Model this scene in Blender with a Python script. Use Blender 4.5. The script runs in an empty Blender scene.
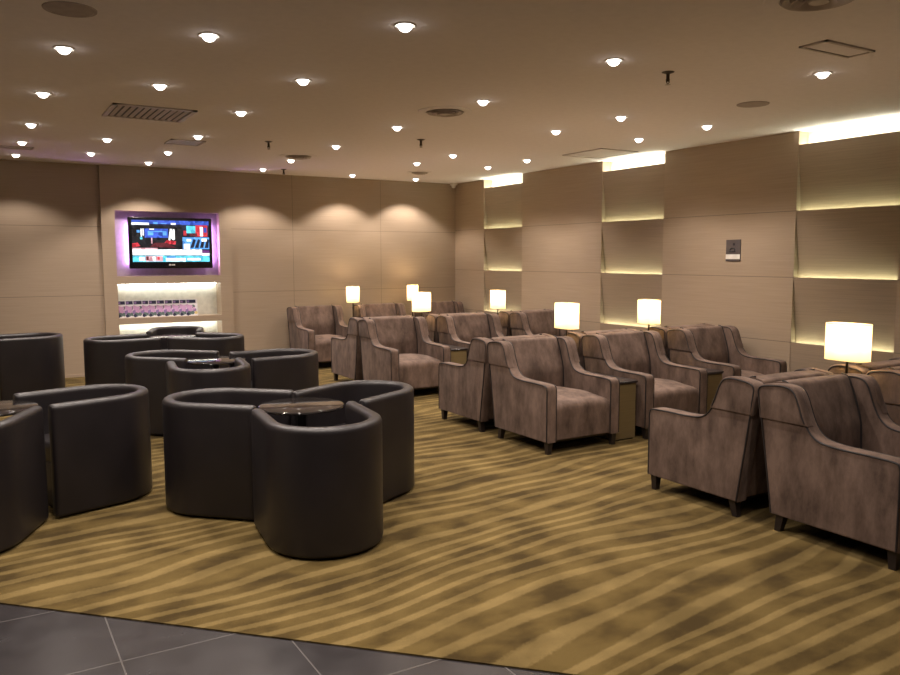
import bpy, math, random
from mathutils import Vector, Matrix
random.seed(7)
PI = math.pi
sc = bpy.context.scene
COL = sc.collection

# ------------------------------------------------------------------ measures of the place (metres)
D = 10.98          # back wall
R = 6.677          # right wall
H = 2.673          # ceiling
XL, YF = -3.0, -3.2  # walls behind / left of the camera

# ------------------------------------------------------------------ materials
def new_mat(name):
    m = bpy.data.materials.new(name); m.use_nodes = True
    nt = m.node_tree; b = nt.nodes['Principled BSDF']
    return m, nt, b
def setp(b, col=None, rough=None, metal=None, spec=None, sheen=None):
    if col is not None: b.inputs['Base Color'].default_value = (*col, 1)
    if rough is not None: b.inputs['Roughness'].default_value = rough
    if metal is not None: b.inputs['Metallic'].default_value = metal
    if spec is not None: b.inputs['Specular IOR Level'].default_value = spec
    if sheen is not None: b.inputs['Sheen Weight'].default_value = sheen
def simple(name, col, rough=.5, metal=0, spec=.5, var=.09):
    m, nt, b = new_mat(name); setp(b, col, rough, metal, spec)
    # faint procedural variation so that no surface is one flat tone
    tc = nt.nodes.new('ShaderNodeTexCoord'); n = nt.nodes.new('ShaderNodeTexNoise'); n.inputs['Scale'].default_value = 18
    nt.links.new(tc.outputs['Object'], n.inputs['Vector'])
    cr = ramp(nt, [(0.3, tuple(c*(1-var) for c in col)), (0.7, tuple(min(1, c*(1+var)) for c in col))])
    nt.links.new(n.outputs['Fac'], cr.inputs['Fac']); nt.links.new(cr.outputs['Color'], b.inputs['Base Color'])
    return m
def ramp(nt, stops):
    cr = nt.nodes.new('ShaderNodeValToRGB'); e = cr.color_ramp.elements
    e[0].position, e[0].color = stops[0][0], (*stops[0][1], 1)
    e[1].position, e[1].color = stops[-1][0], (*stops[-1][1], 1)
    for p, c in stops[1:-1]:
        x = e.new(p); x.color = (*c, 1)
    return cr
def emit(name, col, strength):
    m, nt, b = new_mat(name)
    setp(b, (0.8, 0.8, 0.8), .5)
    b.inputs['Emission Color'].default_value = (*col, 1); b.inputs['Emission Strength'].default_value = strength
    return m
def math_node(nt, op, a, b=None, c=None):
    n = nt.nodes.new('ShaderNodeMath'); n.operation = op
    for i, v in enumerate((a, b, c)):
        if v is None: continue
        if isinstance(v, (int, float)): n.inputs[i].default_value = v
        else: nt.links.new(v, n.inputs[i])
    return n.outputs[0]

def veneer(name, dark, light, seams=(), axis_len='Y', rough=.45):
    """straight-grained timber veneer, grain running level; fine grooves at the given heights"""
    m, nt, b = new_mat(name); L = nt.links
    tc = nt.nodes.new('ShaderNodeTexCoord')
    mp = nt.nodes.new('ShaderNodeMapping'); mp.inputs['Scale'].default_value = (1.2, 1.2, 70)
    L.new(tc.outputs['Object'], mp.inputs['Vector'])
    n = nt.nodes.new('ShaderNodeTexNoise'); n.inputs['Scale'].default_value = 1.6; n.inputs['Detail'].default_value = 5; n.inputs['Roughness'].default_value = .6
    L.new(mp.outputs['Vector'], n.inputs['Vector'])
    cr = ramp(nt, [(0.3, dark), (0.7, light)]); L.new(n.outputs['Fac'], cr.inputs['Fac'])
    out = cr.outputs['Color']
    if seams:
        sep = nt.nodes.new('ShaderNodeSeparateXYZ'); L.new(tc.outputs['Object'], sep.inputs[0])
        acc = None
        for ax, v in seams:
            d = math_node(nt, 'ABSOLUTE', math_node(nt, 'SUBTRACT', sep.outputs[ax], v))
            s = math_node(nt, 'LESS_THAN', d, .0035)
            acc = s if acc is None else math_node(nt, 'MAXIMUM', acc, s)
        mx = nt.nodes.new('ShaderNodeMix'); mx.data_type = 'RGBA'
        L.new(acc, mx.inputs[0]); L.new(out, mx.inputs[6]); mx.inputs[7].default_value = (dark[0]*.6, dark[1]*.6, dark[2]*.6, 1)
        out = mx.outputs[2]
    L.new(out, b.inputs['Base Color'])
    setp(b, None, rough, 0, .35)
    bp = nt.nodes.new('ShaderNodeBump'); bp.inputs['Strength'].default_value = .06; bp.inputs['Distance'].default_value = .002
    L.new(n.outputs['Fac'], bp.inputs['Height']); L.new(bp.outputs[0], b.inputs['Normal'])
    return m

def velvet(name, dark, light, scale=9):
    m, nt, b = new_mat(name); L = nt.links
    tc = nt.nodes.new('ShaderNodeTexCoord'); oi = nt.nodes.new('ShaderNodeObjectInfo')
    add = nt.nodes.new('ShaderNodeVectorMath'); add.operation = 'ADD'
    L.new(tc.outputs['Object'], add.inputs[0]); L.new(oi.outputs['Location'], add.inputs[1])
    mp = nt.nodes.new('ShaderNodeMapping'); mp.inputs['Scale'].default_value = (1, 1, .45); L.new(add.outputs[0], mp.inputs['Vector'])
    n = nt.nodes.new('ShaderNodeTexNoise'); n.inputs['Scale'].default_value = scale; n.inputs['Detail'].default_value = 6; n.inputs['Roughness'].default_value = .65
    L.new(mp.outputs[0], n.inputs['Vector'])
    cr = ramp(nt, [(0.34, dark), (0.66, light)]); L.new(n.outputs['Fac'], cr.inputs['Fac'])
    L.new(cr.outputs['Color'], b.inputs['Base Color'])
    setp(b, None, .8, 0, .15, .08); b.inputs['Sheen Roughness'].default_value = .4
    n2 = nt.nodes.new('ShaderNodeTexNoise'); n2.inputs['Scale'].default_value = 260; L.new(tc.outputs['Object'], n2.inputs['Vector'])
    bp = nt.nodes.new('ShaderNodeBump'); bp.inputs['Strength'].default_value = .15; bp.inputs['Distance'].default_value = .002
    L.new(n2.outputs['Fac'], bp.inputs['Height']); L.new(bp.outputs[0], b.inputs['Normal'])
    return m

def leather(name, col):
    m, nt, b = new_mat(name); L = nt.links
    tc = nt.nodes.new('ShaderNodeTexCoord')
    v = nt.nodes.new('ShaderNodeTexVoronoi'); v.inputs['Scale'].default_value = 130; L.new(tc.outputs['Object'], v.inputs['Vector'])
    n = nt.nodes.new('ShaderNodeTexNoise'); n.inputs['Scale'].default_value = 5; L.new(tc.outputs['Object'], n.inputs['Vector'])
    cr = ramp(nt, [(0.3, tuple(c*.82 for c in col)), (0.7, tuple(c*1.2 for c in col))]); L.new(n.outputs['Fac'], cr.inputs['Fac'])
    L.new(cr.outputs['Color'], b.inputs['Base Color']); setp(b, None, .42, 0, .5)
    bp = nt.nodes.new('ShaderNodeBump'); bp.inputs['Strength'].default_value = .12; bp.inputs['Distance'].default_value = .001
    L.new(v.outputs['Distance'], bp.inputs['Height']); L.new(bp.outputs[0], b.inputs['Normal'])
    return m

def carpet_mat():
    m, nt, b = new_mat('carpet_pile'); L = nt.links
    tc = nt.nodes.new('ShaderNodeTexCoord')
    sep = nt.nodes.new('ShaderNodeSeparateXYZ'); L.new(tc.outputs['Object'], sep.inputs[0])
    def noise(scale, sx, sy, detail=1.0, off=0):
        mp = nt.nodes.new('ShaderNodeMapping'); mp.inputs['Scale'].default_value = (sx, sy, 1); mp.inputs['Location'].default_value = (off, off*.7, 0)
        L.new(tc.outputs['Object'], mp.inputs['Vector'])
        n = nt.nodes.new('ShaderNodeTexNoise'); n.inputs['Scale'].default_value = scale; n.inputs['Detail'].default_value = detail
        L.new(mp.outputs[0], n.inputs['Vector']); return n.outputs['Fac']
    big = noise(1.0, .62, 1.55, 0.0, 3.1)
    mid = noise(1.0, 1.5, 2.4, 0.0, 9.4)
    # stripes run along x, pinched and spread by the slow waves
    ph = math_node(nt, 'ADD', math_node(nt, 'MULTIPLY', sep.outputs['Y'], 7.2), math_node(nt, 'MULTIPLY', sep.outputs['X'], -.95))
    ph = math_node(nt, 'ADD', ph, math_node(nt, 'MULTIPLY', big, 2.9))
    ph = math_node(nt, 'ADD', ph, math_node(nt, 'MULTIPLY', mid, .9))
    s = math_node(nt, 'SINE', math_node(nt, 'MULTIPLY', ph, 2*PI))
    edge = noise(60, 1, 1, 2)
    s = math_node(nt, 'ADD', s, math_node(nt, 'MULTIPLY', math_node(nt, 'SUBTRACT', edge, .5), .9))
    st = ramp(nt, [(0.58, (0, 0, 0)), (0.80, (1, 1, 1))])
    L.new(math_node(nt, 'MULTIPLY_ADD', s, .5, .5), st.inputs['Fac'])
    blot = noise(3.2, 1, 1.4, 4, 1.7)
    base = ramp(nt, [(0.36, (0.046, 0.030, 0.010)), (0.50, (0.088, 0.059, 0.019)), (0.64, (0.118, 0.081, 0.027))]); L.new(blot, base.inputs['Fac'])
    lite = ramp(nt, [(0.36, (0.110, 0.077, 0.028)), (0.64, (0.195, 0.138, 0.054))]); L.new(blot, lite.inputs['Fac'])
    mx = nt.nodes.new('ShaderNodeMix'); mx.data_type = 'RGBA'
    L.new(st.outputs['Color'], mx.inputs[0]); L.new(base.outputs['Color'], mx.inputs[6]); L.new(lite.outputs['Color'], mx.inputs[7])
    fz = noise(330, 1, 1, 2)
    fr = ramp(nt, [(0.3, (.62, .62, .62)), (0.7, (1.3, 1.3, 1.3))]); L.new(fz, fr.inputs['Fac'])
    mu = nt.nodes.new('ShaderNodeMix'); mu.data_type = 'RGBA'; mu.blend_type = 'MULTIPLY'; mu.inputs[0].default_value = 1
    L.new(mx.outputs[2], mu.inputs[6]); L.new(fr.outputs['Color'], mu.inputs[7])
    L.new(mu.outputs[2], b.inputs['Base Color']); setp(b, None, .95, 0, .05, .03)
    bp = nt.nodes.new('ShaderNodeBump'); bp.inputs['Strength'].default_value = .4; bp.inputs['Distance'].default_value = .004
    L.new(math_node(nt, 'ADD', fz, math_node(nt, 'MULTIPLY', s, .25)), bp.inputs['Height']); L.new(bp.outputs[0], b.inputs['Normal'])
    return m

def tile_mat():
    m, nt, b = new_mat('grey_stone_tile'); L = nt.links
    tc = nt.nodes.new('ShaderNodeTexCoord'); sep = nt.nodes.new('ShaderNodeSeparateXYZ'); L.new(tc.outputs['Object'], sep.inputs[0])
    acc = None
    for ax, off in (('X', .398), ('Y', 3.07)):
        w = math_node(nt, 'WRAP', math_node(nt, 'SUBTRACT', sep.outputs[ax], off), .3025, -.3025)
        s = math_node(nt, 'LESS_THAN', math_node(nt, 'ABSOLUTE', w), .0028)
        acc = s if acc is None else math_node(nt, 'MAXIMUM', acc, s)
    n = nt.nodes.new('ShaderNodeTexNoise'); n.inputs['Scale'].default_value = 7; n.inputs['Detail'].default_value = 6; L.new(tc.outputs['Object'], n.inputs['Vector'])
    cr = ramp(nt, [(0.3, (0.023, 0.020, 0.021)), (0.7, (0.027, 0.0235, 0.025))]); L.new(n.outputs['Fac'], cr.inputs['Fac'])
    mx = nt.nodes.new('ShaderNodeMix'); mx.data_type = 'RGBA'; L.new(acc, mx.inputs[0]); L.new(cr.outputs['Color'], mx.inputs[6]); mx.inputs[7].default_value = (.095, .088, .085, 1)
    L.new(mx.outputs[2], b.inputs['Base Color']); setp(b, None, .28, 0, .5)
    rr = ramp(nt, [(0.35, (.22, .22, .22)), (0.7, (.28, .28, .28))]); L.new(n.outputs['Fac'], rr.inputs['Fac']); L.new(rr.outputs['Color'], b.inputs['Roughness'])
    return m

SEAM_Z = (1.935, 1.309, .689)
M = {}
VD, VL = (0.320, 0.246, 0.176), (0.375, 0.291, 0.212)
M['veneer_right'] = veneer('taupe_veneer_right', VD, VL, [('Z', z) for z in SEAM_Z])
M['veneer_back'] = veneer('taupe_veneer_back', VD, VL, [('Z', 1.03), ('Z', 1.90), ('X', 3.954), ('X', -.2), ('X', 5.35)])
M['veneer'] = veneer('taupe_veneer_plain', VD, VL)
M['board'] = veneer('bay_board_veneer', (0.265, 0.202, 0.145), (0.325, 0.250, 0.182))
M['plaster'] = simple('ceiling_paint', (0.82, 0.765, 0.785), .85, 0, .2, .02)
M['cream'] = simple('niche_cream', (0.72, 0.70, 0.62), .6)
M['greyfab'] = simple('speaker_mesh', (0.40, 0.34, 0.33), .8)
M['vent'] = simple('vent_metal', (0.52, 0.45, 0.43), .45)
M['dark'] = simple('dark_recess', (0.035, 0.028, 0.026), .7)
M['white_plastic'] = simple('white_plastic', (0.70, 0.67, 0.62), .45)
M['chrome'] = simple('dull_steel', (0.42, 0.38, 0.35), .3, 1)
M['velvet'] = velvet('taupe_velvet', (0.074, 0.049, 0.038), (0.178, 0.122, 0.096))
M['piping'] = simple('dark_piping', (0.010, 0.006, 0.006), .6)
M['leg'] = simple('dark_wood_leg', (0.016, 0.011, 0.010), .4)
M['leather'] = leather('dark_brown_leather', (0.010, 0.0075, 0.0085))
M['black_gloss'] = simple('black_table_top', (0.018, 0.015, 0.014), .07)
M['black_metal'] = simple('black_metal', (0.02, 0.018, 0.018), .35)
M['table_side'] = veneer('side_table_laminate', (0.135, 0.098, 0.044), (0.165, 0.120, 0.056))
M['table_top'] = simple('dark_table_top', (0.022, 0.016, 0.015), .3)
M['carpet'] = carpet_mat()
M['tile'] = tile_mat()
M['bronze'] = simple('lamp_bronze', (0.05, 0.035, 0.026), .4, .6)
M['lens'] = emit('downlight_lens', (1.0, 0.92, 0.84), 9)
M['bulb'] = emit('lamp_bulb', (1.0, 0.80, 0.45), 30)
M['led'] = emit('led_strip_green_white', (0.93, 1.0, 0.66), 22)
M['led_top'] = emit('led_cove_white', (1.0, 1.0, 0.80), 26)
M['led_niche'] = emit('led_niche_white', (1.0, 1.0, 0.90), 16)
M['led_purple'] = emit('led_purple', (0.70, 0.36, 1.0), 65)
M['screen_frame'] = simple('tv_gloss_black', (0.008, 0.008, 0.010), .15)
def shade_mat():
    m, nt, b = new_mat('lamp_shade_fabric'); L = nt.links
    setp(b, (0.85, 0.76, 0.52), .8, 0, .1)
    tc = nt.nodes.new('ShaderNodeTexCoord'); w = nt.nodes.new('ShaderNodeTexNoise'); w.inputs['Scale'].default_value = 120
    L.new(tc.outputs['Object'], w.inputs['Vector'])
    b.inputs['Emission Color'].default_value = (1.0, 0.84, 0.46, 1)
    b.inputs['Emission Strength'].default_value = .5
    tr = nt.nodes.new('ShaderNodeBsdfTranslucent'); tr.inputs['Color'].default_value = (0.95, 0.80, 0.48, 1)
    mix = nt.nodes.new('ShaderNodeMixShader'); mix.inputs[0].default_value = .55
    L.new(b.outputs[0], mix.inputs[1]); L.new(tr.outputs[0], mix.inputs[2])
    L.new(mix.outputs[0], nt.nodes['Material Output'].inputs['Surface'])
    bp = nt.nodes.new('ShaderNodeBump'); bp.inputs['Strength'].default_value = .1; L.new(w.outputs['Fac'], bp.inputs['Height']); L.new(bp.outputs[0], b.inputs['Normal'])
    return m
M['shade'] = shade_mat()
SCR = {}
def scr(name, col, s=1.0):
    SCR[name] = emit('screen_' + name, col, s*.75); setp(SCR[name].node_tree.nodes['Principled BSDF'], (.01, .01, .01), .2)
    nt = SCR[name].node_tree; tc = nt.nodes.new('ShaderNodeTexCoord'); vo = nt.nodes.new('ShaderNodeTexVoronoi'); vo.inputs['Scale'].default_value = 22
    nt.links.new(tc.outputs['Object'], vo.inputs['Vector'])
    cr = ramp(nt, [(0.1, tuple(c*.55 for c in col)), (0.9, tuple(min(1, c*1.25+.03) for c in col))]); nt.links.new(vo.outputs['Color'], cr.inputs['Fac'])
    nt.links.new(cr.outputs['Color'], nt.nodes['Principled BSDF'].inputs['Emission Color'])
for n_, c_, s_ in (('navy', (.01, .015, .05), 1), ('blue', (.03, .09, .55), 1.6), ('sky', (.10, .35, .95), 1.8), ('cyan', (.10, .62, .85), 1.8), ('white', (.9, .95, 1), 2.4),
                   ('red', (.70, .03, .05), 1.4), ('darkred', (.16, .01, .02), 1), ('black', (.006, .006, .012), 1), ('pink', (.95, .45, .50), 1.6), ('purple', (.25, .05, .30), 1.2)):
    scr(n_, c_, s_)

# ------------------------------------------------------------------ mesh helper
class MB:
    def __init__(s): s.v = []; s.f = []; s.mi = []
    def add(s, vs, fs, mi=0):
        o = len(s.v); s.v += [tuple(v) for v in vs]; s.f += [tuple(i+o for i in f) for f in fs]; s.mi += [mi]*len(fs); return s
    def box(s, x0, x1, y0, y1, z0, z1, mi=0):
        vs = [(x, y, z) for z in (z0, z1) for y in (y0, y1) for x in (x0, x1)]
        return s.add(vs, [(0, 2, 3, 1), (4, 5, 7, 6), (0, 1, 5, 4), (2, 6, 7, 3), (0, 4, 6, 2), (1, 3, 7, 5)], mi)
    def rbox(s, x0, x1, y0, y1, z0, z1, r=.004, mi=0):
        """box with chamfered edges: 24-corner hull"""
        prof = lambda a0, a1, b0, b1: [(a0+r, b0), (a1-r, b0), (a1, b0+r), (a1, b1-r), (a1-r, b1), (a0+r, b1), (a0, b1-r), (a0, b0+r)]
        inn = [(x, y) for x, y in prof(x0+r, x1-r, y0+r, y1-r)]; out = prof(x0, x1, y0, y1)
        return s.loft([[(x, y, z0) for x, y in inn], [(x, y, z0+r) for x, y in out], [(x, y, z1-r) for x, y in out], [(x, y, z1) for x, y in inn]], mi=mi)
    def loft(s, rings, closed=True, cap=True, mi=0, loop=False):
        n = len(rings[0]); vs = [p for r in rings for p in r]; fs = []
        m = len(rings)
        for i in range(m if loop else m-1):
            i2 = (i+1) % m
            for j in range(n if closed else n-1):
                j2 = (j+1) % n
                fs.append((i*n+j, i*n+j2, i2*n+j2, i2*n+j))
        if cap and closed and not loop:
            fs.append(tuple(range(n-1, -1, -1))); fs.append(tuple((m-1)*n+j for j in range(n)))
        return s.add(vs, fs, mi)
    def lathe(s, prof, c=(0, 0, 0), n=32, mi=0, cap=True):
        rings = [[(c[0]+r*math.cos(2*PI*k/n), c[1]+r*math.sin(2*PI*k/n), c[2]+z) for k in range(n)] for r, z in prof]
        return s.loft(rings, cap=cap, mi=mi)
    def tube(s, pts, r=.005, n=6, mi=0, loop=False):
        pts = [Vector(p) for p in pts]; rings = []; prev = None
        for i, p in enumerate(pts):
            if loop: t = (pts[(i+1) % len(pts)]-pts[i-1]).normalized()
            else: t = (pts[min(i+1, len(pts)-1)]-pts[max(i-1, 0)]).normalized()
            a = prev if prev is not None else (Vector((1, 0, 0)) if abs(t.x) < .8 else Vector((0, 0, 1)))
            u = (a - t*a.dot(t)).normalized(); w = t.cross(u); prev = u
            rings.append([p + (u*math.cos(2*PI*k/n)+w*math.sin(2*PI*k/n))*r for k in range(n)])
        return s.loft(rings, mi=mi, loop=loop)
    def build(s, name, mats, parent=None, smooth=True, ang=35):
        me = bpy.data.meshes.new(name); me.from_pydata(s.v, [], s.f)
        for m in (mats if isinstance(mats, (list, tuple)) else [mats]): me.materials.append(m)
        me.polygons.foreach_set('material_index', s.mi)
        import bmesh
        bm = bmesh.new(); bm.from_mesh(me); bmesh.ops.recalc_face_normals(bm, faces=bm.faces); bm.to_mesh(me); bm.free()
        if smooth:
            me.polygons.foreach_set('use_smooth', [True]*len(me.polygons)); me.set_sharp_from_angle(angle=math.radians(ang))
        me.update()
        o = bpy.data.objects.new(name, me); COL.objects.link(o)
        if parent: o.parent = parent
        return o
def inset_poly(pts, d):
    """move a closed counter-clockwise or clockwise outline inward by d"""
    n = len(pts); area = sum(pts[i][0]*pts[(i+1) % n][1]-pts[(i+1) % n][0]*pts[i][1] for i in range(n)); sg = 1 if area > 0 else -1
    out = []
    for i in range(n):
        p0, p, p1 = Vector(pts[i-1]), Vector(pts[i]), Vector(pts[(i+1) % n])
        e0 = (p-p0).normalized(); e1 = (p1-p).normalized()
        n0 = Vector((-e0.y, e0.x)); n1 = Vector((-e1.y, e1.x)); b = n0+n1
        k = 1/max(.45, (1+n0.dot(n1))/2) if b.length > 1e-6 else 1
        out.append(tuple(p + b*.5*k*d*sg))
    return out
def slab(mb, outline, a0, a1, r, axis='x', seg=3, mi=0):
    """extrude a (u,v) outline from a0 to a1 with rounded rims of radius r"""
    rings = []
    def put(d, a):
        q = inset_poly(outline, d) if d > 1e-6 else outline
        if axis == 'x': rings.append([(a, u, v) for u, v in q])
        elif axis == 'y': rings.append([(u, a, v) for u, v in q])
        else: rings.append([(u, v, a) for u, v in q])
    for k in range(seg+1):
        t = PI/2*k/seg; put(r*(1-math.sin(t)), a0 + r*(1-math.cos(t)))
    for k in range(seg, -1, -1):
        t = PI/2*k/seg; put(r*(1-math.sin(t)), a1 - r*(1-math.cos(t)))
    mb.loft(rings, mi=mi)
def round_corners(pts, rs, seg=5):
    out = []; n = len(pts)
    for i in range(n):
        r = rs[i] if isinstance(rs, (list, tuple)) else rs
        p0, p, p1 = Vector(pts[i-1]), Vector(pts[i]), Vector(pts[(i+1) % n])
        if r <= 0: out.append(tuple(p)); continue
        a = (p0-p).normalized(); b = (p1-p).normalized(); ang = a.angle(b)
        d = min(r/math.tan(ang/2), (p0-p).length*.48, (p1-p).length*.48)
        A = p+a*d; B = p+b*d
        for k in range(seg+1):
            t = k/seg; out.append(tuple(A*(1-t)**2 + p*2*t*(1-t) + B*t*t))
    return out

def tag(o, label, cat, group=None, kind=None):
    if label: o['label'] = label
    if cat: o['category'] = cat
    if group: o['group'] = group
    if kind: o['kind'] = kind
    return o
def empty(name, loc=(0, 0, 0), rz=0, label=None, cat=None, group=None):
    o = bpy.data.objects.new(name, None); COL.objects.link(o); o.location = loc; o.rotation_euler = (0, 0, rz)
    o.empty_display_size = .1
    return tag(o, label, cat, group)
def struct(o): o['kind'] = 'structure'; return o
def kids(o): return [c for c in bpy.data.objects if c.parent == o]
def dup(o, parent=None):
    c = o.copy(); COL.objects.link(c)
    if parent: c.parent = parent
    for ch in kids(o): dup(ch, c)
    return c
ORD = ['first', 'second', 'third', 'fourth', 'fifth', 'sixth', 'seventh', 'eighth', 'ninth', 'tenth']

# ------------------------------------------------------------------ room shell
EDGE = 3.90   # carpet meets tiles along x + y = EDGE
mb = MB(); mb.box(XL, R+.2, YF, D+.3, -.10, -.006); struct(mb.build('floor', M['tile'], smooth=False))
# carpet: everything beyond the diagonal edge
mb = MB(); o2 = [(XL, EDGE-XL), (EDGE-YF, YF)] ; poly = [(XL, D+.02), (XL, EDGE-XL), (R, EDGE-R), (R, D+.02)]
mb.loft([[(x, y, -.006) for x, y in poly], [(x, y, 0) for x, y in poly]])
tag(mb.build('carpet', M['carpet'], smooth=False), 'olive brown carpet with pale wavy stripes, meeting grey tiles on a diagonal', 'carpet', kind='structure')
mb = MB(); mb.box(XL, R+.16, YF, D+.3, H, H+.1); struct(mb.build('ceiling', M['plaster'], smooth=False))
mb = MB(); mb.box(XL-.1, XL, YF, D+.3, 0, H); struct(mb.build('wall_left', M['cream'], smooth=False))
mb = MB(); mb.box(XL, R, YF-.1, YF, 0, H); struct(mb.build('wall_front', M['cream'], smooth=False))
# back wall, left and right of the television panel
PX0, PX1 = 1.414, 3.06
mb = MB(); mb.box(XL, PX0, D, D+.06, 0, H); mb.box(PX1, R+.16, D, D+.06, 0, H); mb.box(XL, R+.16, D+.25, D+.3, 0, H)
struct(mb.build('wall_back', M['veneer_back'], smooth=False))
# television panel: posts and rails around three niches
TX0, TX1 = 1.576, 2.893
NZ = [(.12, .645), (.725, 1.165), (1.269, 2.105)]
PF = D-.045
mb = MB(); mb.box(PX0, TX0, PF, D+.25, 0, H); mb.box(TX1, PX1, PF, D+.25, 0, H)
for z0, z1 in ((0, NZ[0][0]), (NZ[0][1], NZ[1][0]), (NZ[1][1], NZ[2][0]), (NZ[2][1], H)): mb.box(TX0, TX1, PF, D+.25, z0, z1)
struct(mb.build('trim_1', M['veneer'], smooth=False))
mb = MB()
for z0, z1 in NZ[:2]: mb.box(TX0, TX1, D+.20, D+.245, z0, z1)
struct(mb.build('trim_2', M['cream'], smooth=False))
mb = MB(); mb.box(TX0, TX1, D+.07, D+.245, *NZ[2]); struct(mb.build('trim_3', simple('niche_back_panel', (.30, .26, .29), .6), smooth=False))
mb = MB(); mb.box(XL, PX0, D-.012, D, 0, .035); mb.box(PX1, R, D-.012, D, 0, .035); struct(mb.build('baseboard_back', M['veneer'], smooth=False))
# right wall: flush panels with three louvred bays
BAYS = [(9.163, 10.14), (6.476, 7.502), (3.803, 4.798)]
SOL = [(YF, 3.803), (4.798, 6.476), (7.502, 9.163), (10.14, D)]
mb = MB()
for y0, y1 in SOL: mb.box(R, R+.15, y0, y1, 0, H)
mb.box(R+.15, R+.2, YF, D+.3, 0, H)
struct(mb.build('wall_right', M['veneer_right'], smooth=False))
TOPS = [.689, 1.309, 1.935, 2.546]
k = 4
for bi, (y0, y1) in enumerate(BAYS):
    mb = MB()
    for i, zt in enumerate(TOPS):
        zb = 0 if i == 0 else TOPS[i-1]-.03
        xb = R+.075 if i else R+.02
        q = [(R+.001, zt), (R+.02, zt), (xb+.02, zb), (xb, zb)]
        mb.loft([[(x, y0, z) for x, z in q], [(x, y1, z) for x, z in q]])
    struct(mb.build('trim_%d' % k, M['board'], smooth=False)); k += 1
    mb = MB(); mb.box(R+.14, R+.149, y0, y1, 2.40, H); struct(mb.build('trim_%d' % k, M['cream'], smooth=False)); k += 1
BN = ['far corner bay', 'middle bay', 'near bay']; LN = ['lowest', 'second lowest', 'upper']
for bi, (y0, y1) in enumerate(BAYS):
    for i, zt in enumerate(TOPS):
        mb = MB()
        if i < 3: mb.box(R+.028, R+.044, y0+.02, y1-.01, zt-.030, zt-.024)
        else: mb.box(R+.05, R+.10, y0+.01, y1-.01, zt-.03, zt-.02)
        lab = ('%s green-white light strip glowing in the %s of the right wall' % (LN[i], BN[bi])) if i < 3 else ('bright light trough along the ceiling above the %s of the right wall' % BN[bi])
        tag(mb.build('light_strip', M['led'] if i < 3 else M['led_top'], smooth=False), lab, 'light strip', 'light strips in the right wall bays')
# niche lighting
for (z0, z1), w in zip(NZ[:2], ('lower niche behind the chairs', 'magazine shelf niche')):
    mb = MB(); mb.box(TX0+.02, TX1-.02, D+.12, D+.15, z1-.012, z1-.001)
    tag(mb.build('light_strip', M['led_niche'], smooth=False), 'white light strip at the top of the ' + w, 'light strip', 'light strips in the television panel')
for x, w in ((1.752, 'left'), (2.772, 'right')):
    mb = MB(); mb.box(x-.012, x+.012, D+.030, D+.050, NZ[2][0]+.16, NZ[2][1]-.16)
    tag(mb.build('light_strip', M['led_purple'], smooth=False), 'purple light strip glowing behind the %s edge of the television' % w, 'light strip', 'light strips in the television panel')

# ------------------------------------------------------------------ television
SW = 1.062; tx, ty, tz = 2.262, D-.02, 1.698
tv = empty('television', (tx, ty, tz), 0, 'black flat television showing a news programme in the purple lit niche', 'television')
out = round_corners([(-SW/2, -.332), (SW/2, -.332), (SW/2, .332), (-SW/2, .332)], .015)
mb = MB(); slab(mb, out, -.03, .03, .008, 'y'); mb.build('case', M['screen_frame'], tv)
mb = MB(); mb.box(-.15, .15, .03, .089, -.12, .12); mb.build('wall_bracket', M['black_metal'], tv, smooth=False)
sx0, sx1, sz0, sz1 = -.49, .49, -.245, .295
names = list(SCR); mb = MB(); lay = [0]
def rect(u0, v0, u1, v1, c):
    lay[0] += 1; y = -.0305 - lay[0]*.00001
    X = lambda u: sx0+(sx1-sx0)*u; Z = lambda v: sz0+(sz1-sz0)*v
    mb.add([(X(u0), y, Z(v0)), (X(u1), y, Z(v0)), (X(u1), y, Z(v1)), (X(u0), y, Z(v1))], [(0, 1, 2, 3)], names.index(c))
def quad(pts, c):
    lay[0] += 1; y = -.0305 - lay[0]*.00001
    mb.add([(sx0+(sx1-sx0)*u, y, sz0+(sz1-sz0)*v) for u, v in pts], [tuple(range(len(pts)))], names.index(c))
rect(0, 0, 1, 1, 'black'); rect(0, .90, 1, 1, 'blue'); rect(.0, .86, .64, .91, 'navy')
rect(.0, .885, .22, .94, 'white'); rect(.27, .91, .33, .955, 'sky'); rect(.5, .90, .56, .94, 'white'); rect(.36, .92, .44, .93, 'sky')
rect(.0, .30, .63, .86, 'black'); rect(.16, .58, .46, .80, 'blue'); rect(.20, .64, .44, .74, 'sky'); rect(.27, .63, .39, .72, 'blue')
rect(.22, .77, .28, .80, 'white'); rect(.06, .70, .1, .76, 'sky')
rect(.11, .60, .125, .80, 'white'); rect(.135, .63, .15, .80, 'white'); rect(.10, .54, .13, .60, 'cyan')
quad([(.46, .52), (.485, .80), (.505, .80), (.485, .52)], 'white'); quad([(.50, .56), (.49, .80), (.51, .80), (.53, .52)], 'white'); rect(.52, .54, .545, .79, 'white')
quad([(.40, .44), (.55, .42), (.56, .50), (.44, .53)], 'red'); quad([(0, .34), (.10, .38), (.07, .46), (0, .44)], 'red'); quad([(.22, .36), (.56, .34), (.44, .46), (.28, .46)], 'darkred')
rect(.24, .44, .255, .58, 'pink')
rect(.645, .62, 1, .90, 'navy'); rect(.70, .70, .82, .88, 'cyan'); rect(.66, .64, .70, .76, 'red'); rect(.82, .62, .98, .90, 'red'); rect(.88, .63, .92, .86, 'white'); rect(.74, .63, .84, .70, 'darkred'); rect(.93, .72, .97, .84, 'blue')
rect(.645, .31, 1, .60, 'sky'); rect(.66, .31, .74, .44, 'white')
for q in range(4): quad([(.74+q*.065, .34), (.79+q*.065, .34), (.82+q*.06, .54), (.79+q*.06, .56)], 'navy')
rect(.70, .50, .76, .56, 'white'); rect(.90, .50, .97, .57, 'white')
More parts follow.
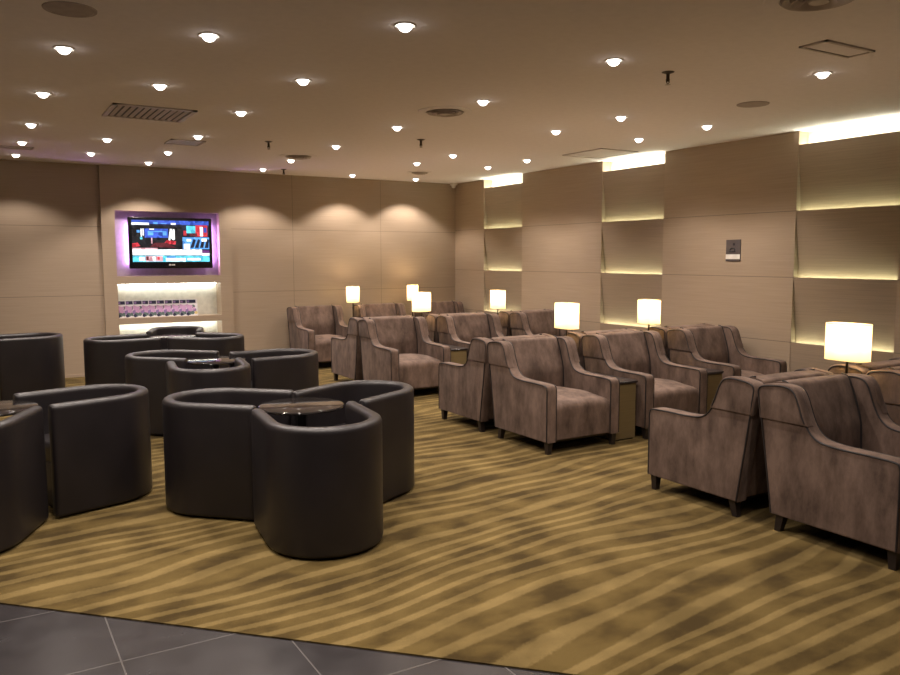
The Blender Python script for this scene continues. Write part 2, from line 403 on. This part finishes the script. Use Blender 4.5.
rect(0, .16, .90, .30, 'white'); rect(.0, .30, .32, .335, 'pink'); rect(.90, .22, 1, .28, 'purple'); rect(.90, .10, 1, .21, 'white')
rect(0, 0, 1, .15, 'cyan'); rect(.08, .02, .15, .12, 'white'); rect(.16, .01, .38, .14, 'pink'); rect(.17, .04, .20, .13, 'darkred'); rect(.25, .03, .29, .13, 'white'); rect(.31, .05, .34, .12, 'red')
rect(.42, .01, .68, .09, 'white'); rect(.70, .03, .88, .09, 'white'); rect(.43, .10, .55, .13, 'blue')
mb.build('screen', [SCR[n] for n in names], tv, smooth=False)['label'] = 'bright blue white and red news screen'
mb = MB(); mb.lathe([(.012, 0), (.012, .003)], (0, 0, 0), 16)
for v in range(len(mb.v)): x, y, z = mb.v[v]; mb.v[v] = (x-.03, -.031-z, y-.285)
mb.box(-.010, .004, -.0335, -.031, -.294, -.276); mb.box(.012, .034, -.0335, -.031, -.294, -.276)
mb.build('maker_badge', M['white_plastic'], tv)

# ------------------------------------------------------------------ magazines on the lit shelf
def mag_mats():
    ms = [simple('magazine_paper', (.72, .70, .74), .4), simple('magazine_navy', (.018, .02, .06), .35), simple('magazine_pink', (.55, .32, .55), .4),
          simple('magazine_violet', (.24, .15, .36), .4), simple('magazine_green', (.10, .15, .14), .4), simple('magazine_yellow', (.62, .50, .20), .4)]
    return ms
MM = mag_mats()
mw, mh = .150, .225
def make_mag():
    r = empty('magazine', (0, 0, 0))
    mb = MB(); mb.rbox(-mw/2, mw/2, 0, .004, 0, mh, .001); mb.build('pages', MM[0], r)
    mb = MB(); l = [0]
    def rc(u0, v0, u1, v1, c, dy=0):
        l[0] += 1; y = -.0006 - l[0]*.00002
        mb.add([(mw*(u0-.5), y, mh*v0), (mw*(u1-.5), y, mh*v0), (mw*(u1-.5), y, mh*v1), (mw*(u0-.5), y, mh*v1)], [(0, 1, 2, 3)], c)
    def blob(u, v, ra, c, n=9):
        l[0] += 1; y = -.0006 - l[0]*.00002
        mb.add([(mw*(u-.5)+ra*math.cos(2*PI*k/n), y, mh*v+ra*math.sin(2*PI*k/n)) for k in range(n)], [tuple(range(n))], c)
    rc(0, 0, 1, 1, 0); rc(.06, .76, .86, .96, 1); rc(.10, .80, .3, .92, 3)
    for u, v, ra, c in ((.22, .52, .032, 2), (.12, .30, .030, 3), (.38, .36, .030, 2), (.26, .16, .03, 4), (.62, .55, .026, 4), (.74, .34, .024, 3), (.55, .18, .026, 4), (.85, .18, .022, 5), (.45, .56, .02, 2), (.68, .44, .018, 2), (.10, .62, .02, 2), (.9, .5, .015, 0), (.14, .10, .022, 1)): blob(u, v, ra, c)
    mb.build('cover', MM, r, smooth=False)['label'] = 'pink and violet floral cover under a navy title block'
    return r
mg = make_mag()
mx = [1.600, 1.700, 1.795, 1.905, 1.985, 2.085, 2.185, 2.285, 2.378, 2.462]
for i, x in enumerate(mx):
    o = mg if i == 0 else dup(mg)
    o.location = (x+.055, D+.10-.008*i, .7251); o.rotation_euler = (math.radians(-9), 0, 0)
    tag(o, 'floral magazine, %s from the left in the row on the lit shelf' % ORD[i], 'magazine', 'magazines on the lit shelf')

# ------------------------------------------------------------------ ceiling fittings
def make_down():
    r = empty('ceiling_downlight')
    mb = MB(); mb.lathe([(.040, -.002), (.052, -.006), (.056, -.004), (.056, 0), (.040, 0)], n=24, cap=False); mb.build('trim_ring', M['white_plastic'], r)
    mb = MB(); mb.lathe([(.002, -.034), (.012, -.0325), (.022, -.028), (.031, -.019), (.036, -.009), (.038, -.0005)], n=24); mb.build('lens', M['lens'], r)
    return r
dl = make_down()
SPOTS = {'first': [(.500, 5.042), (.491, 6.462), (.50, 7.983), (.489, 9.247), (.48, 10.38)],
         'second': [(1.133, 4.365), (1.155, 5.766), (1.20, 8.595), (1.197, 9.815)],
         'third': [(1.94, 3.677), (1.939, 5.127), (1.919, 6.482), (1.927, 7.945), (1.921, 9.295), (1.914, 10.40)],
         'fourth': [(3.346, 3.676), (3.356, 5.113), (3.342, 6.502), (3.344, 7.914), (3.346, 9.303), (3.358, 10.42)],
         'fifth': [(4.732, 3.247), (4.729, 5.096), (4.722, 5.956), (4.789, 7.922), (4.801, 8.808), (4.690, 10.52)],
         'sixth': [(5.716, 5.047), (5.751, 5.933), (5.804, 7.873), (5.808, 8.728), (5.735, 10.56)]}
# fittings of the same grid just behind and beside the camera: they light the foreground
EXTRA = [(.50, 3.65), (1.14, 2.9), (1.94, 2.25), (3.346, 2.2), (.50, 2.2), (1.94, .8), (-.9, 5.1), (-.9, 7.9), (-.9, 3.6), (-2.2, 6.5)]
first = True
def place_spot(x, y, lab, energy):
    global first
    o = dl if first else dup(dl)
    first = False
    o.location = (x, y, H-.0002); tag(o, lab, 'ceiling light', 'recessed ceiling downlights')
    wall = y > 10.3      # the row beside the back wall has tighter reflectors: crisp scallops on the wall
    ln = 'wall_washer_beam' if wall else 'downlight_beam'
    L = bpy.data.lights.get(ln) or bpy.data.lights.new(ln, 'SPOT')
    L.energy = energy*(.72 if wall else 1); L.color = (1.0, 0.875, 0.78); L.shadow_soft_size = .03
    L.spot_size = math.radians(118 if wall else 134); L.spot_blend = .38 if wall else 1.0
    lo = bpy.data.objects.new('downlight_beam', L); COL.objects.link(lo); lo.location = (0, 0, -.085); lo.parent = o
SPOT_W = 40
for cn, lst in SPOTS.items():
    lst = sorted(lst, key=lambda q: -q[1])
    for i, (x, y) in enumerate(lst):
        place_spot(x, y, 'small bright ceiling downlight, %s out from the back wall in the %s column from left' % (ORD[i], cn), SPOT_W)
for i, (x, y) in enumerate(EXTRA):
    place_spot(x, y, 'small bright ceiling downlight above the foreground, outside the picture', SPOT_W)

def diffuser(x, y, lab, r0=.215):
    r = empty('air_diffuser', (x, y, H), 0, lab, 'air vent', 'round ceiling air diffusers')
    mb = MB(); mb.lathe([(r0*.70, -.002), (r0*.72, -.010), (r0*.98, -.006), (r0, -.001), (r0, 0)], n=48, cap=False); mb.build('flange', M['plaster'], r)
    mb = MB(); mb.lathe([(.002, -.0015), (r0*.71, -.0015)], n=48, cap=False); mb.build('throat', M['greyfab'], r)
    for k_, (ra, dz) in enumerate(((.66, -.020), (.50, -.028), (.33, -.034))):
        mb = MB(); mb.lathe([(r0*(ra-.13), -.004), (r0*ra, dz), (r0*(ra+.01), dz+.002), (r0*(ra-.11), -.002)], n=48, cap=False); mb.build('cone_ring', M['vent'], r)
    mb = MB(); mb.lathe([(.002, -.03), (r0*.18, -.028), (r0*.2, -.02), (r0*.1, -.003)], n=32); mb.build('hub', M['vent'], r)
diffuser(3.317, 5.61, 'round ceiling air diffuser near the middle, beside the sprinkler head')
diffuser(3.344, 2.33, 'large round air diffuser cut off by the top right edge', .235)
diffuser(3.287, 8.88, 'small distant round air diffuser toward the back left downlights')
diffuser(5.33, 9.70, 'tiny distant round air diffuser near the far corner downlight', .17)
for x, y, lab in ((.456, 4.254, 'round flush speaker grille in the ceiling at the top left'), (5.211, 4.158, 'round flush speaker grille in the ceiling at the right')):
    r = empty('ceiling_speaker', (x, y, H), 0, lab, 'speaker', 'round ceiling speakers')
    mb = MB(); mb.lathe([(.002, -.005), (.105, -.005), (.108, -.001)], n=40); mb.build('grille', M['greyfab'], r)
    mb = MB(); mb.lathe([(.105, -.006), (.118, -.005), (.120, 0), (.105, 0)], n=40, cap=False); mb.build('rim', M['greyfab'], r)
# slatted return grille
r = empty('air_grille', (1.285, 6.885, H), 0, 'rectangular slatted return air grille in the ceiling above the television side', 'air vent')
gx, gy = .315, .30
mb = MB(); mb.box(-gx, gx, -gy, gy, -.0015, -.001); mb.build('backing', M['dark'], r, smooth=False)
mb = MB()
for a in ((-gx, gx, -gy, -gy+.035), (-gx, gx, gy-.035, gy), (-gx, -gx+.035, -gy, gy), (gx-.035, gx, -gy, gy)): mb.box(*a, -.012, 0)
mb.build('frame', M['vent'], r, smooth=False)
mb = MB()
for k_ in range(11):
    x = -gx+.065+k_*.05
    mb.add([(x-.012, -gy+.03, -.001), (x+.010, -gy+.03, -.012), (x+.013, -gy+.03, -.012), (x-.009, -gy+.03, -.001), (x-.012, gy-.03, -.001), (x+.010, gy-.03, -.012), (x+.013, gy-.03, -.012), (x-.009, gy-.03, -.001)],
           [(0, 1, 2, 3), (4, 7, 6, 5), (0, 4, 5, 1), (1, 5, 6, 2), (2, 6, 7, 3), (3, 7, 4, 0)])
mb.build('slats', M['vent'], r, smooth=False)
def panel(x, y, a, b, lab, name='access_panel', cat='ceiling panel', inner='plaster', rz=0):
    r = empty(name, (x, y, H), rz, lab, cat)
    mb = MB()
    for q in ((-a, a, -b, -b+.018), (-a, a, b-.018, b), (-a, -a+.018, -b, b), (a-.018, a, -b, b)): mb.box(*q, -.010, 0)
    mb.build('frame', M['vent'], r, smooth=False)
    mb = MB(); mb.rbox(-a+.026, a-.026, -b+.026, b-.026, -.008, -.001, .002); mb.build('plate', M[inner], r)
    mb = MB(); mb.box(-a+.018, a-.018, -b+.018, b-.018, -.001, -.0004); mb.build('gap', M['dark'], r, smooth=False)
panel(4.25, 2.833, .225, .085, 'small rectangular flap panel in the ceiling at the upper right')
panel(6.13, 6.94, .27, .33, 'large square ceiling vent panel beside the middle wall trough', 'air_vent', 'air vent')
panel(1.91, 8.417, .17, .17, 'small square vent panel in the ceiling beyond the slatted grille', 'air_vent', 'air vent', 'vent')
panel(.417, 9.71, .20, .08, 'narrow vent panel in the ceiling at the far left', 'air_vent', 'air vent', 'vent')
def sprinkler(x, y, lab):
    r = empty('sprinkler_head', (x, y, H), 0, lab, 'sprinkler', 'ceiling sprinklers')
    mb = MB(); mb.lathe([(.012, -.012), (.038, -.003), (.040, 0)], n=24); mb.build('escutcheon', M['bronze'], r)
    mb = MB(); mb.lathe([(.011, -.012), (.011, -.045), (.014, -.048), (.008, -.06)], n=12); mb.tube([(-.011, 0, -.045), (-.013, 0, -.062), (0, 0, -.078)], .003); mb.tube([(.011, 0, -.045), (.013, 0, -.062), (0, 0, -.078)], .003); mb.build('body', M['bronze'], r)
    mb = MB(); mb.lathe([(.001, -.082), (.017, -.080), (.017, -.078), (.001, -.076)], n=16); mb.build('deflector', M['chrome'], r)
sprinkler(3.855, 3.732, 'brass pendent sprinkler head hanging from the ceiling right of centre, nearest one')
sprinkler(3.894, 7.058, 'small sprinkler head hanging below the middle air diffuser')
sprinkler(2.627, 7.95, 'small sprinkler head hanging near the far left air diffuser')
sprinkler(3.60, 10.3, 'tiny distant sprinkler head close to the back wall')
r = empty('corner_sensor', (R-.075, D-.08, H), 0, 'small white box sensor at the ceiling corner where the walls meet', 'sensor')
mb = MB(); mb.rbox(-.045, .045, -.045, .045, -.03, 0, .004); mb.build('base', M['white_plastic'], r)
mb = MB(); mb.lathe([(.002, -.075), (.025, -.07), (.036, -.05), (.036, -.03)], n=20); mb.build('dome', M['white_plastic'], r)
# wall plaque
r = empty('wall_sign', (R, 5.50, 1.57), 0, 'small dark square pictogram plaque with a white strip on the right wall', 'sign')
mb = MB(); mb.rbox(-.010, 0, -.090, .090, -.110, .110, .002); mb.build('plate', simple('plaque_grey', (.085, .07, .068), .4), r)
mb = MB(); mb.box(-.0115, -.009, -.088, .088, -.088, -.040); mb.build('caption_strip', M['white_plastic'], r, smooth=False)
mb = MB(); pm = simple('pictogram_dark', (.012, .01, .014), .5)
q = [(-.0113, .03*math.cos(t)+.005, .018*math.sin(t)+.005) for t in [2*PI*k_/18 for k_ in range(18)]]
mb.tube(q, .006, loop=True); mb.tube([(-.0113, -.035, -.012), (-.0113, .045, -.012)], .005); mb.lathe([(.001, 0), (.014, 0), (.014, .003)], (0, 0, 0), 14)
for v in range(len(mb.v)-42, len(mb.v)): x, y, z = mb.v[v]; mb.v[v] = (-.010-z*.6, x-.010, y+.062)
mb.tube([(-.0113, .035, -.005), (-.0113, .020, .03)], .005); mb.build('pictogram', pm, r)

# ------------------------------------------------------------------ wing armchair (front faces -y, origin under its middle)
AW, AD, AT = .730, .81, .092
def smooth_path(pts, n=4):
    out = []
    for i in range(len(pts)-1):
        p0 = Vector(pts[max(i-1, 0)]); p1 = Vector(pts[i]); p2 = Vector(pts[i+1]); p3 = Vector(pts[min(i+2, len(pts)-1)])
        for k_ in range(n):
            t = k_/n; out.append(tuple(.5*((2*p1)+(p2-p0)*t+(2*p0-5*p1+4*p2-p3)*t*t+(3*p1-p0-3*p2+p3)*t**3)))
    out.append(tuple(pts[-1])); return out
TOPL = smooth_path([(.0, .49), (.008, .520), (.035, .536), (.15, .541), (.28, .541), (.375, .546), (.44, .560), (.487, .598), (.521, .660), (.547, .728), (.569, .776), (.598, .805), (.645, .816), (.70, .814), (.765, .805), (.798, .790), (.808, .762)], 3)
def make_armchair():
    root = empty('wing_armchair')
    side = [(.0, .095)] + TOPL + [(.705, .095)]
    c = lambda pts: [(y-AD/2, z) for y, z in pts]
    for s in (-1, 1):
        xo, xi = s*AW/2, s*(AW/2-AT); a0, a1 = min(xo, xi), max(xo, xi)
        mb = MB(); slab(mb, c(side), a0, a1, .013, 'x', 4); arm = mb.build('arm', M['velvet'], root, ang=50)
        # upholstered wing block over the arm's upper back
        zc = .620; up = [p for p in TOPL if p[1] >= zc]
        i0 = next(i for i, p in enumerate(TOPL) if p[1] >= zc); p, q = TOPL[i0-1], TOPL[i0]; t = (zc-p[1])/(q[1]-p[1]); yb = .705+(.808-.705)*(zc-.095)/(.762-.095)
        blk = [(p[0]+(q[0]-p[0])*t, zc)] + up + [(yb, zc)]
        big = inset_poly(c(blk), -.004)
        b0, b1 = (xo-s*.05, xo+s*.009)
        mb = MB(); slab(mb, big, min(b0, b1), max(b0, b1), .008, 'x', 3); mb.build('wing', M['velvet'], arm, ang=50)
        # dark piping on both rims
        mb = MB()
        edge = [(.0, .10)] + TOPL + [(.75, .43), (.705, .10)]
        off = inset_poly(c([(.0, .095)] + TOPL + [(.757, .43), (.705, .095)]), .006)
        mb.tube([(xo + s*(.008 if z > .625 else -.001), y, z) for y, z in off], .0052, 6)
        inn = [(y, z) for y, z in off if y < .30]
        mb.tube([(xi-s*(-.001), y, z) for y, z in inset_poly(c([(.0, .095)] + TOPL + [(.757, .43), (.705, .095)]), .005)[:len(TOPL)+1]], .0048, 6)
        mb.build('piping', M['piping'], arm)
    W2 = AW/2-AT
    # seat: sprung cushion with a crowned top
    mb = MB(); rings = []
    N = 12
    for k_ in range(N+1):
        t = -1+2*k_/N; cr = 1-abs(t)**3.2; x = t*(W2+.002)
        prof = round_corners([(.018, .10), (.012-.008*cr, .375+.012*cr), (.25, .395+.042*cr), (.65, .395+.015*cr), (.65, .10)], [.012, .07, .1, 0, 0], 7)
        rings.append([(x, y-AD/2, z) for y, z in prof])
    mb.loft(rings); mb.build('seat', M['velvet'], root, ang=60)
    # back: leaning cushion, rolled over the top
    mb = MB(); rings = []
    for k_ in range(N+1):
        t = -1+2*k_/N; cr = 1-abs(t)**3; x = t*(W2+.002)
        prof = round_corners([(.590, .34), (.600-.016*cr, .56), (.690-.012*cr, .824), (.788, .808+.004*cr), (.800, .74), (.70, .11), (.66, .11)], [0, .2, .04, .025, .02, .01, 0], 6)
        rings.append([(x, y-AD/2, z) for y, z in prof])
    mb.loft(rings); bk = mb.build('backrest', M['velvet'], root, ang=60)
    for s in (-1, 1):
        mb = MB(); mb.tube([(s*(W2-.004), y-AD/2, z) for y, z in smooth_path([(.588, .40), (.597, .56), (.640, .70), (.676, .79), (.698, .816), (.73, .824)], 3)], .005, 6)
        mb.build('piping', M['piping'], bk)
    mb = MB(); mb.box(-W2-.03, W2+.03, .05-AD/2, .66-AD/2, .082, .115); mb.build('underside_shade', M['leg'], root, smooth=False)  # dark slab standing in for the shade beneath the seat, between the legs
    for sx in (-1, 1):
        for yy in (.035, .655):
            cx, cy = sx*(AW/2-.042), yy-AD/2; back = yy > .3
            mb = MB(); a, b = .024, .017; dy = .02 if back else 0
            mb.loft([[(cx+i*b, cy+dy+j*b, 0) for i, j in ((-1, -1), (1, -1), (1, 1), (-1, 1))], [(cx+i*a, cy+j*a, .097) for i, j in ((-1, -1), (1, -1), (1, 1), (-1, 1))]])
            mb.build('leg', M['leg'], root, smooth=False)
    return root
chair0 = make_armchair(); chair_used = [False]
def armchair(x, y, face, lab, grp, da=0):
    o = chair0 if not chair_used[0] else dup(chair0)
    chair_used[0] = True
    o.location = (x, y, 0); o.rotation_euler = (0, 0, (0 if face == 'near' else PI)+da); tag(o, lab, 'armchair', grp); return o
# rows: y of the line between the backs of each back-to-back pair
MID = {'nearest': 2.852, 'middle': 5.50, 'far': 8.21}
XS = [4.025, 5.045, 6.115]
PLACE = ['left end', 'second place', 'wall end']
GRP = 'taupe wing armchairs in back-to-back rows'
for row, ym in MID.items():
    x_off = {'nearest': .035, 'middle': 0, 'far': .05}[row]
    for i, xb in enumerate(XS):
        if row == 'nearest' and i == 2: continue
        armchair(xb+x_off, ym-.412, 'near', 'taupe velvet wing armchair facing the viewer, %s of the %s back-to-back row' % (PLACE[i], row), GRP)
        armchair(xb+x_off, ym+.412, 'away', 'taupe velvet wing armchair turned away, %s of the %s back-to-back row' % (PLACE[i], row), GRP)
AX1, AX2, AX3, AY = 4.15, 5.16, 6.19, 10.40
for i, xb in enumerate((AX1, AX2, AX3)):
    armchair(xb, AY, 'near', 'taupe velvet wing armchair against the back wall, %s' % ['left of both lamps', 'between the two lamps', 'nearest the corner'][i], 'taupe wing armchairs along the back wall')

# ------------------------------------------------------------------ side tables and table lamps
def side_table(x, y0, y1, lab):
    r = empty('side_table', (x, (y0+y1)/2, 0), 0, lab, 'side table', 'narrow side tables between armchairs'); h2 = (y1-y0)/2
    mb = MB(); mb.rbox(-.112, .112, -h2, h2, .012, .470, .003); mb.build('cabinet', M['table_side'], r)
    mb = MB(); mb.rbox(-.122, .122, -h2-.010, h2+.010, .4705, .492, .004); mb.build('table_top', M['table_top'], r)
    mb = MB(); mb.box(-.098, .098, -h2+.015, h2-.015, 0, .0125); mb.build('plinth', M['leg'], r, smooth=False)
def sup(a, b, n, e=2.9, k_=40):
    out = []
    for i in range(k_):
        t = 2*PI*i/k_; c_, s_ = math.cos(t), math.sin(t)
        out.append((a*math.copysign(abs(c_)**(2/e), c_), b*math.copysign(abs(s_)**(2/e), s_)))
    return out
def make_lamp():
    r = empty('table_lamp')
    mb = MB(); slab(mb, sup(.055, .085, 0), 0, .016, .004, 'z'); mb.build('base', M['bronze'], r)
    mb = MB(); mb.lathe([(.009, .016), (.0085, .38), (.013, .385), (.013, .42), (.006, .425), (.006, .59)], n=14); mb.build('pole', M['bronze'], r)
    mb = MB(); a, b = .080, .134
    o_ = sup(a, b, 0); i_ = sup(a-.003, b-.003, 0)
    mb.loft([[(x, y, .370+.226*k_/6) for x, y in o_] for k_ in range(7)], cap=False); sh = mb.build('lamp_shade', M['shade'], r)
    for zz in (.595, .372):
        mb = MB(); mb.tube([(x, y, zz) for x, y in sup(a-.001, b-.001, 0)], .003, 6, loop=True); mb.build('shade_wire', M['shade'], sh)
    mb = MB(); mb.tube([(-a+.004, 0, .582), (a-.004, 0, .582)], .002); mb.tube([(0, -b+.004, .582), (0, b-.004, .582)], .002); mb.build('shade_spider', M['bronze'], sh)
    mb = MB(); mb.lathe([(.010, .425), (.022, .45), (.030, .48), (.022, .51), (.003, .525)], n=16); mb.build('bulb', M['bulb'], r)
    L = bpy.data.lights.new('lamp_glow', 'POINT'); L.energy = 9; L.color = (1.0, .72, .40); L.shadow_soft_size = .035
    lo = bpy.data.objects.new('lamp_glow', L); COL.objects.link(lo); lo.location = (0, 0, .548); lo.parent = r
    return r
lamp0 = make_lamp(); lamp_used = [False]
def lamp(x, y, rz, lab):
    o = lamp0 if not lamp_used[0] else dup(lamp0)
    lamp_used[0] = True
    o.location = (x, y, .4922); o.rotation_euler = (0, 0, rz); tag(o, lab, 'lamp', 'lit table lamps with cream shades')
RN = {'nearest': 'nearest', 'middle': 'middle', 'far': 'far'}
for row, ym in MID.items():
    xo = {'nearest': .035, 'middle': 0, 'far': .05}[row]
    for i, (xa, xb) in enumerate(((XS[0], XS[1]), (XS[1], XS[2]))):
        if row == 'nearest' and i == 1: continue
        side_table((xa+xb)/2+xo, ym-.735, ym+.735, 'narrow dark-topped side table between the %s armchairs of the %s back-to-back row' % (['first and second', 'second and third'][i], row))
for i, x in enumerate((4.655, 5.675)): side_table(x, 10.10, 10.90, 'narrow side table at the back wall under the %s lamp there' % ['left', 'right'][i])
lamp(4.640, 2.93, 0, 'largest lit table lamp at the right, on the nearest row, wide cream shade')
lamp(4.588, 5.60, math.radians(-6), 'lit table lamp behind the left end armchair of the middle row')
lamp(5.610, 5.60, math.radians(-14), 'lit table lamp on the middle row, nearer the right wall')
lamp(4.575, 8.30, math.radians(-65), 'lit table lamp behind the left end armchair of the far back-to-back row')
lamp(5.680, 8.30, math.radians(-14), 'lit table lamp on the far back-to-back row, beside the far corner bay')
lamp(4.685, 10.55, math.radians(-40), 'lit table lamp against the back wall, leftmost of all the lamps')
lamp(5.690, 10.60, math.radians(-35), 'lit table lamp against the back wall, half hidden behind another lamp')

# ------------------------------------------------------------------ tub chairs (open side faces +y, origin under the middle of the back curve)
TW, TDP, TH, TT = .615, .668, .672, .074
def u_path(w, depth, n=18):
    """centre line of the U shell: from one arm tip round the back to the other"""
    r = w/2; L_ = depth-r; pts = []
    for k_ in range(7): pts.append((r, L_*(1-k_/6), -1))
    for k_ in range(1, n): t = -PI*k_/n; pts.append((r*math.cos(t), r*math.sin(t), 0))
    for k_ in range(7): pts.append((-r, L_*k_/6, 1))
    return [(x, y) for x, y, _ in pts]
def make_tub():
    root = empty('tub_chair')
    cw = TW-TT; path = u_path(cw, TDP-TT/2)
    sec = round_corners([(-TT/2, .012), (TT/2, .012), (TT/2, TH), (-TT/2, TH)], [.022, .012, .034, .034], 6)
    n = len(path); rings = []
    def ring(p, nrm, sc_=1.0, dz=0):
        out = []
        for a, z in sec:
            zz = TH/2+(z-TH/2)*(1-dz)
            out.append((p[0]+nrm[0]*a*sc_, p[1]+nrm[1]*a*sc_, zz))
        return out
    def norm(i):
        a = Vector(path[max(i-1, 0)]); b = Vector(path[min(i+1, n-1)]); t = (b-a).normalized(); return (t.y*-1, t.x) if False else (t.y, -t.x)
    # rounded arm ends
    def endring(i, sgn):
        p = Vector(path[i]); d = Vector((0, 1)); nr = norm(i); res = []
        for k_ in range(4):
            t = PI/2*(k_+0)/4; res.append(ring((p.x, p.y+.030*math.cos(t)), nr, 1-.62*(1-math.sin(t)), .022*(1-math.sin(t))))
        return res
    e0 = endring(0, 1)
    rings += e0
    for i in range(n): rings.append(ring(path[i], norm(i)))
    rings += endring(n-1, 1)[::-1]
    # outward is +normal on the first arm; recalc handles facing
    mb = MB(); mb.loft(rings); mb.build('shell', M['leather'], root, ang=60)
    # seat: U-shaped block filling the shell
    iw = TW-2*TT+.006; r_ = iw/2; L_ = TDP-TW/2-.02
    pl = [(r_, L_)] + [(r_*math.cos(-PI*k_/20), r_*math.sin(-PI*k_/20)) for k_ in range(21)] + [(-r_, L_)]
    pl = round_corners(pl, [.03]+[0]*21+[.03], 4)
    mb = MB(); slab(mb, pl, .285, .405, .028, 'z', 4); mb.build('seat_cushion', M['leather'], root, ang=50)
    pl2 = inset_poly(pl, .012)
    mb = MB(); slab(mb, pl2, .03, .290, .006, 'z', 2); mb.build('seat_base', M['leather'], root, ang=50)
    mb = MB(); slab(mb, inset_poly(pl, .03), 0, .035, .004, 'z', 2); mb.build('plinth', M['leg'], root)
    return root
tub0 = make_tub(); tub_used = [False]
def tub(ox, oy, deg, lab, da=0):
    """ox, oy: middle of the back curve; deg: bearing of the chair seen from its table"""
    o = tub0 if not tub_used[0] else dup(tub0)
    tub_used[0] = True
    o.location = (ox, oy, 0); o.rotation_euler = (0, 0, math.radians(deg+90)); tag(o, lab, 'tub chair', 'dark leather tub chairs')
def make_ctable():
    r = empty('round_table')
    mb = MB(); mb.lathe([(.02, .615), (.232, .617), (.248, .622), (.251, .629), (.248, .635), (.242, .637), (.02, .637)], n=56); mb.build('table_top', M['black_gloss'], r)
    mb = MB(); mb.lathe([(.03, .012), (.028, .60), (.07, .615)], n=20); mb.build('pedestal', M['black_metal'], r)
    mb = MB(); mb.lathe([(.165, 0), (.17, .006), (.16, .012), (.03, .018)], n=40); mb.build('base_plate', M['black_metal'], r)
    return r
ct0 = make_ctable(); ct_used = [False]
def ctable(cx, cy, lab):
    o = ct0 if not ct_used[0] else dup(ct0)
    ct_used[0] = True
    o.location = (cx, cy, 0); tag(o, lab, 'round table', 'round black tables among the tub chairs')
ctable(1.622, 4.42, 'round black table enclosed by the three tub chairs at the front centre')
tub(1.536, 3.860, 264, 'dark leather tub chair in front of the round table, nearest the viewer, back turned')
tub(1.222, 4.815, 137, 'dark leather tub chair left of the front centre round table')
tub(2.140, 4.625, 27, 'dark leather tub chair behind and right of the front centre round table')
ctable(1.738, 6.805, 'round black table with a pale reflection in the second cluster of tub chairs')
tub(1.548, 6.235, 262, 'dark leather tub chair in front of the glinting round table, second cluster')
tub(1.380, 7.210, 137, 'dark leather tub chair left of the glinting round table, second cluster')
tub(2.318, 6.750, 4, 'dark leather tub chair right of the glinting round table, second cluster')
ctable(1.875, 9.15, 'round black table hidden among the three tub chairs below the television')
tub(1.240, 8.920, 184, 'dark leather tub chair at the left of the cluster below the television')
tub(2.050, 9.780, 73, 'dark leather tub chair nearest the lit shelf niche, facing the viewer')
tub(2.200, 8.620, 315, 'dark leather tub chair at the right of the cluster below the television')
ctable(.040, 5.265, 'round black table cut off by the left edge of the picture')
tub(.622, 5.365, 17, 'dark leather tub chair at left, its open side turned to the cut-off round table')
tub(-.135, 4.760, 246, 'dark leather tub chair cut off at the left foreground edge')
tub(.505, 9.720, 10, 'dark leather tub chair at the far left, by the back wall')

# ------------------------------------------------------------------ camera
cam = bpy.data.cameras.new('camera'); co = bpy.data.objects.new('camera', cam); COL.objects.link(co); sc.camera = co
cam.sensor_fit = 'HORIZONTAL'; cam.sensor_width = 36; cam.lens = 792.3*36/900; cam.clip_start = .05
yaw, pitch, roll = .5397, .10031, -.00156
fw = Vector((math.sin(yaw)*math.cos(pitch), math.cos(yaw)*math.cos(pitch), -math.sin(pitch)))
rt = Vector((math.cos(yaw), -math.sin(yaw), 0)); up = rt.cross(fw)
r2 = rt*math.cos(roll)+up*math.sin(roll); u2 = -rt*math.sin(roll)+up*math.cos(roll)
co.matrix_world = Matrix(((r2.x, u2.x, -fw.x, 0), (r2.y, u2.y, -fw.y, 0), (r2.z, u2.z, -fw.z, 1.5), (0, 0, 0, 1)))

# ------------------------------------------------------------------ world and view
w = bpy.data.worlds.new('world'); sc.world = w; w.use_nodes = True
w.node_tree.nodes['Background'].inputs[0].default_value = (0, 0, 0, 1)
vs = sc.view_settings; vs.view_transform = 'Standard'; vs.look = 'None'; vs.gamma = 1; vs.use_curve_mapping = False; vs.exposure = 0.18
sc.cycles.max_bounces = 8; sc.cycles.diffuse_bounces = 7; sc.cycles.use_denoising = True; sc.cycles.sample_clamp_indirect = 4
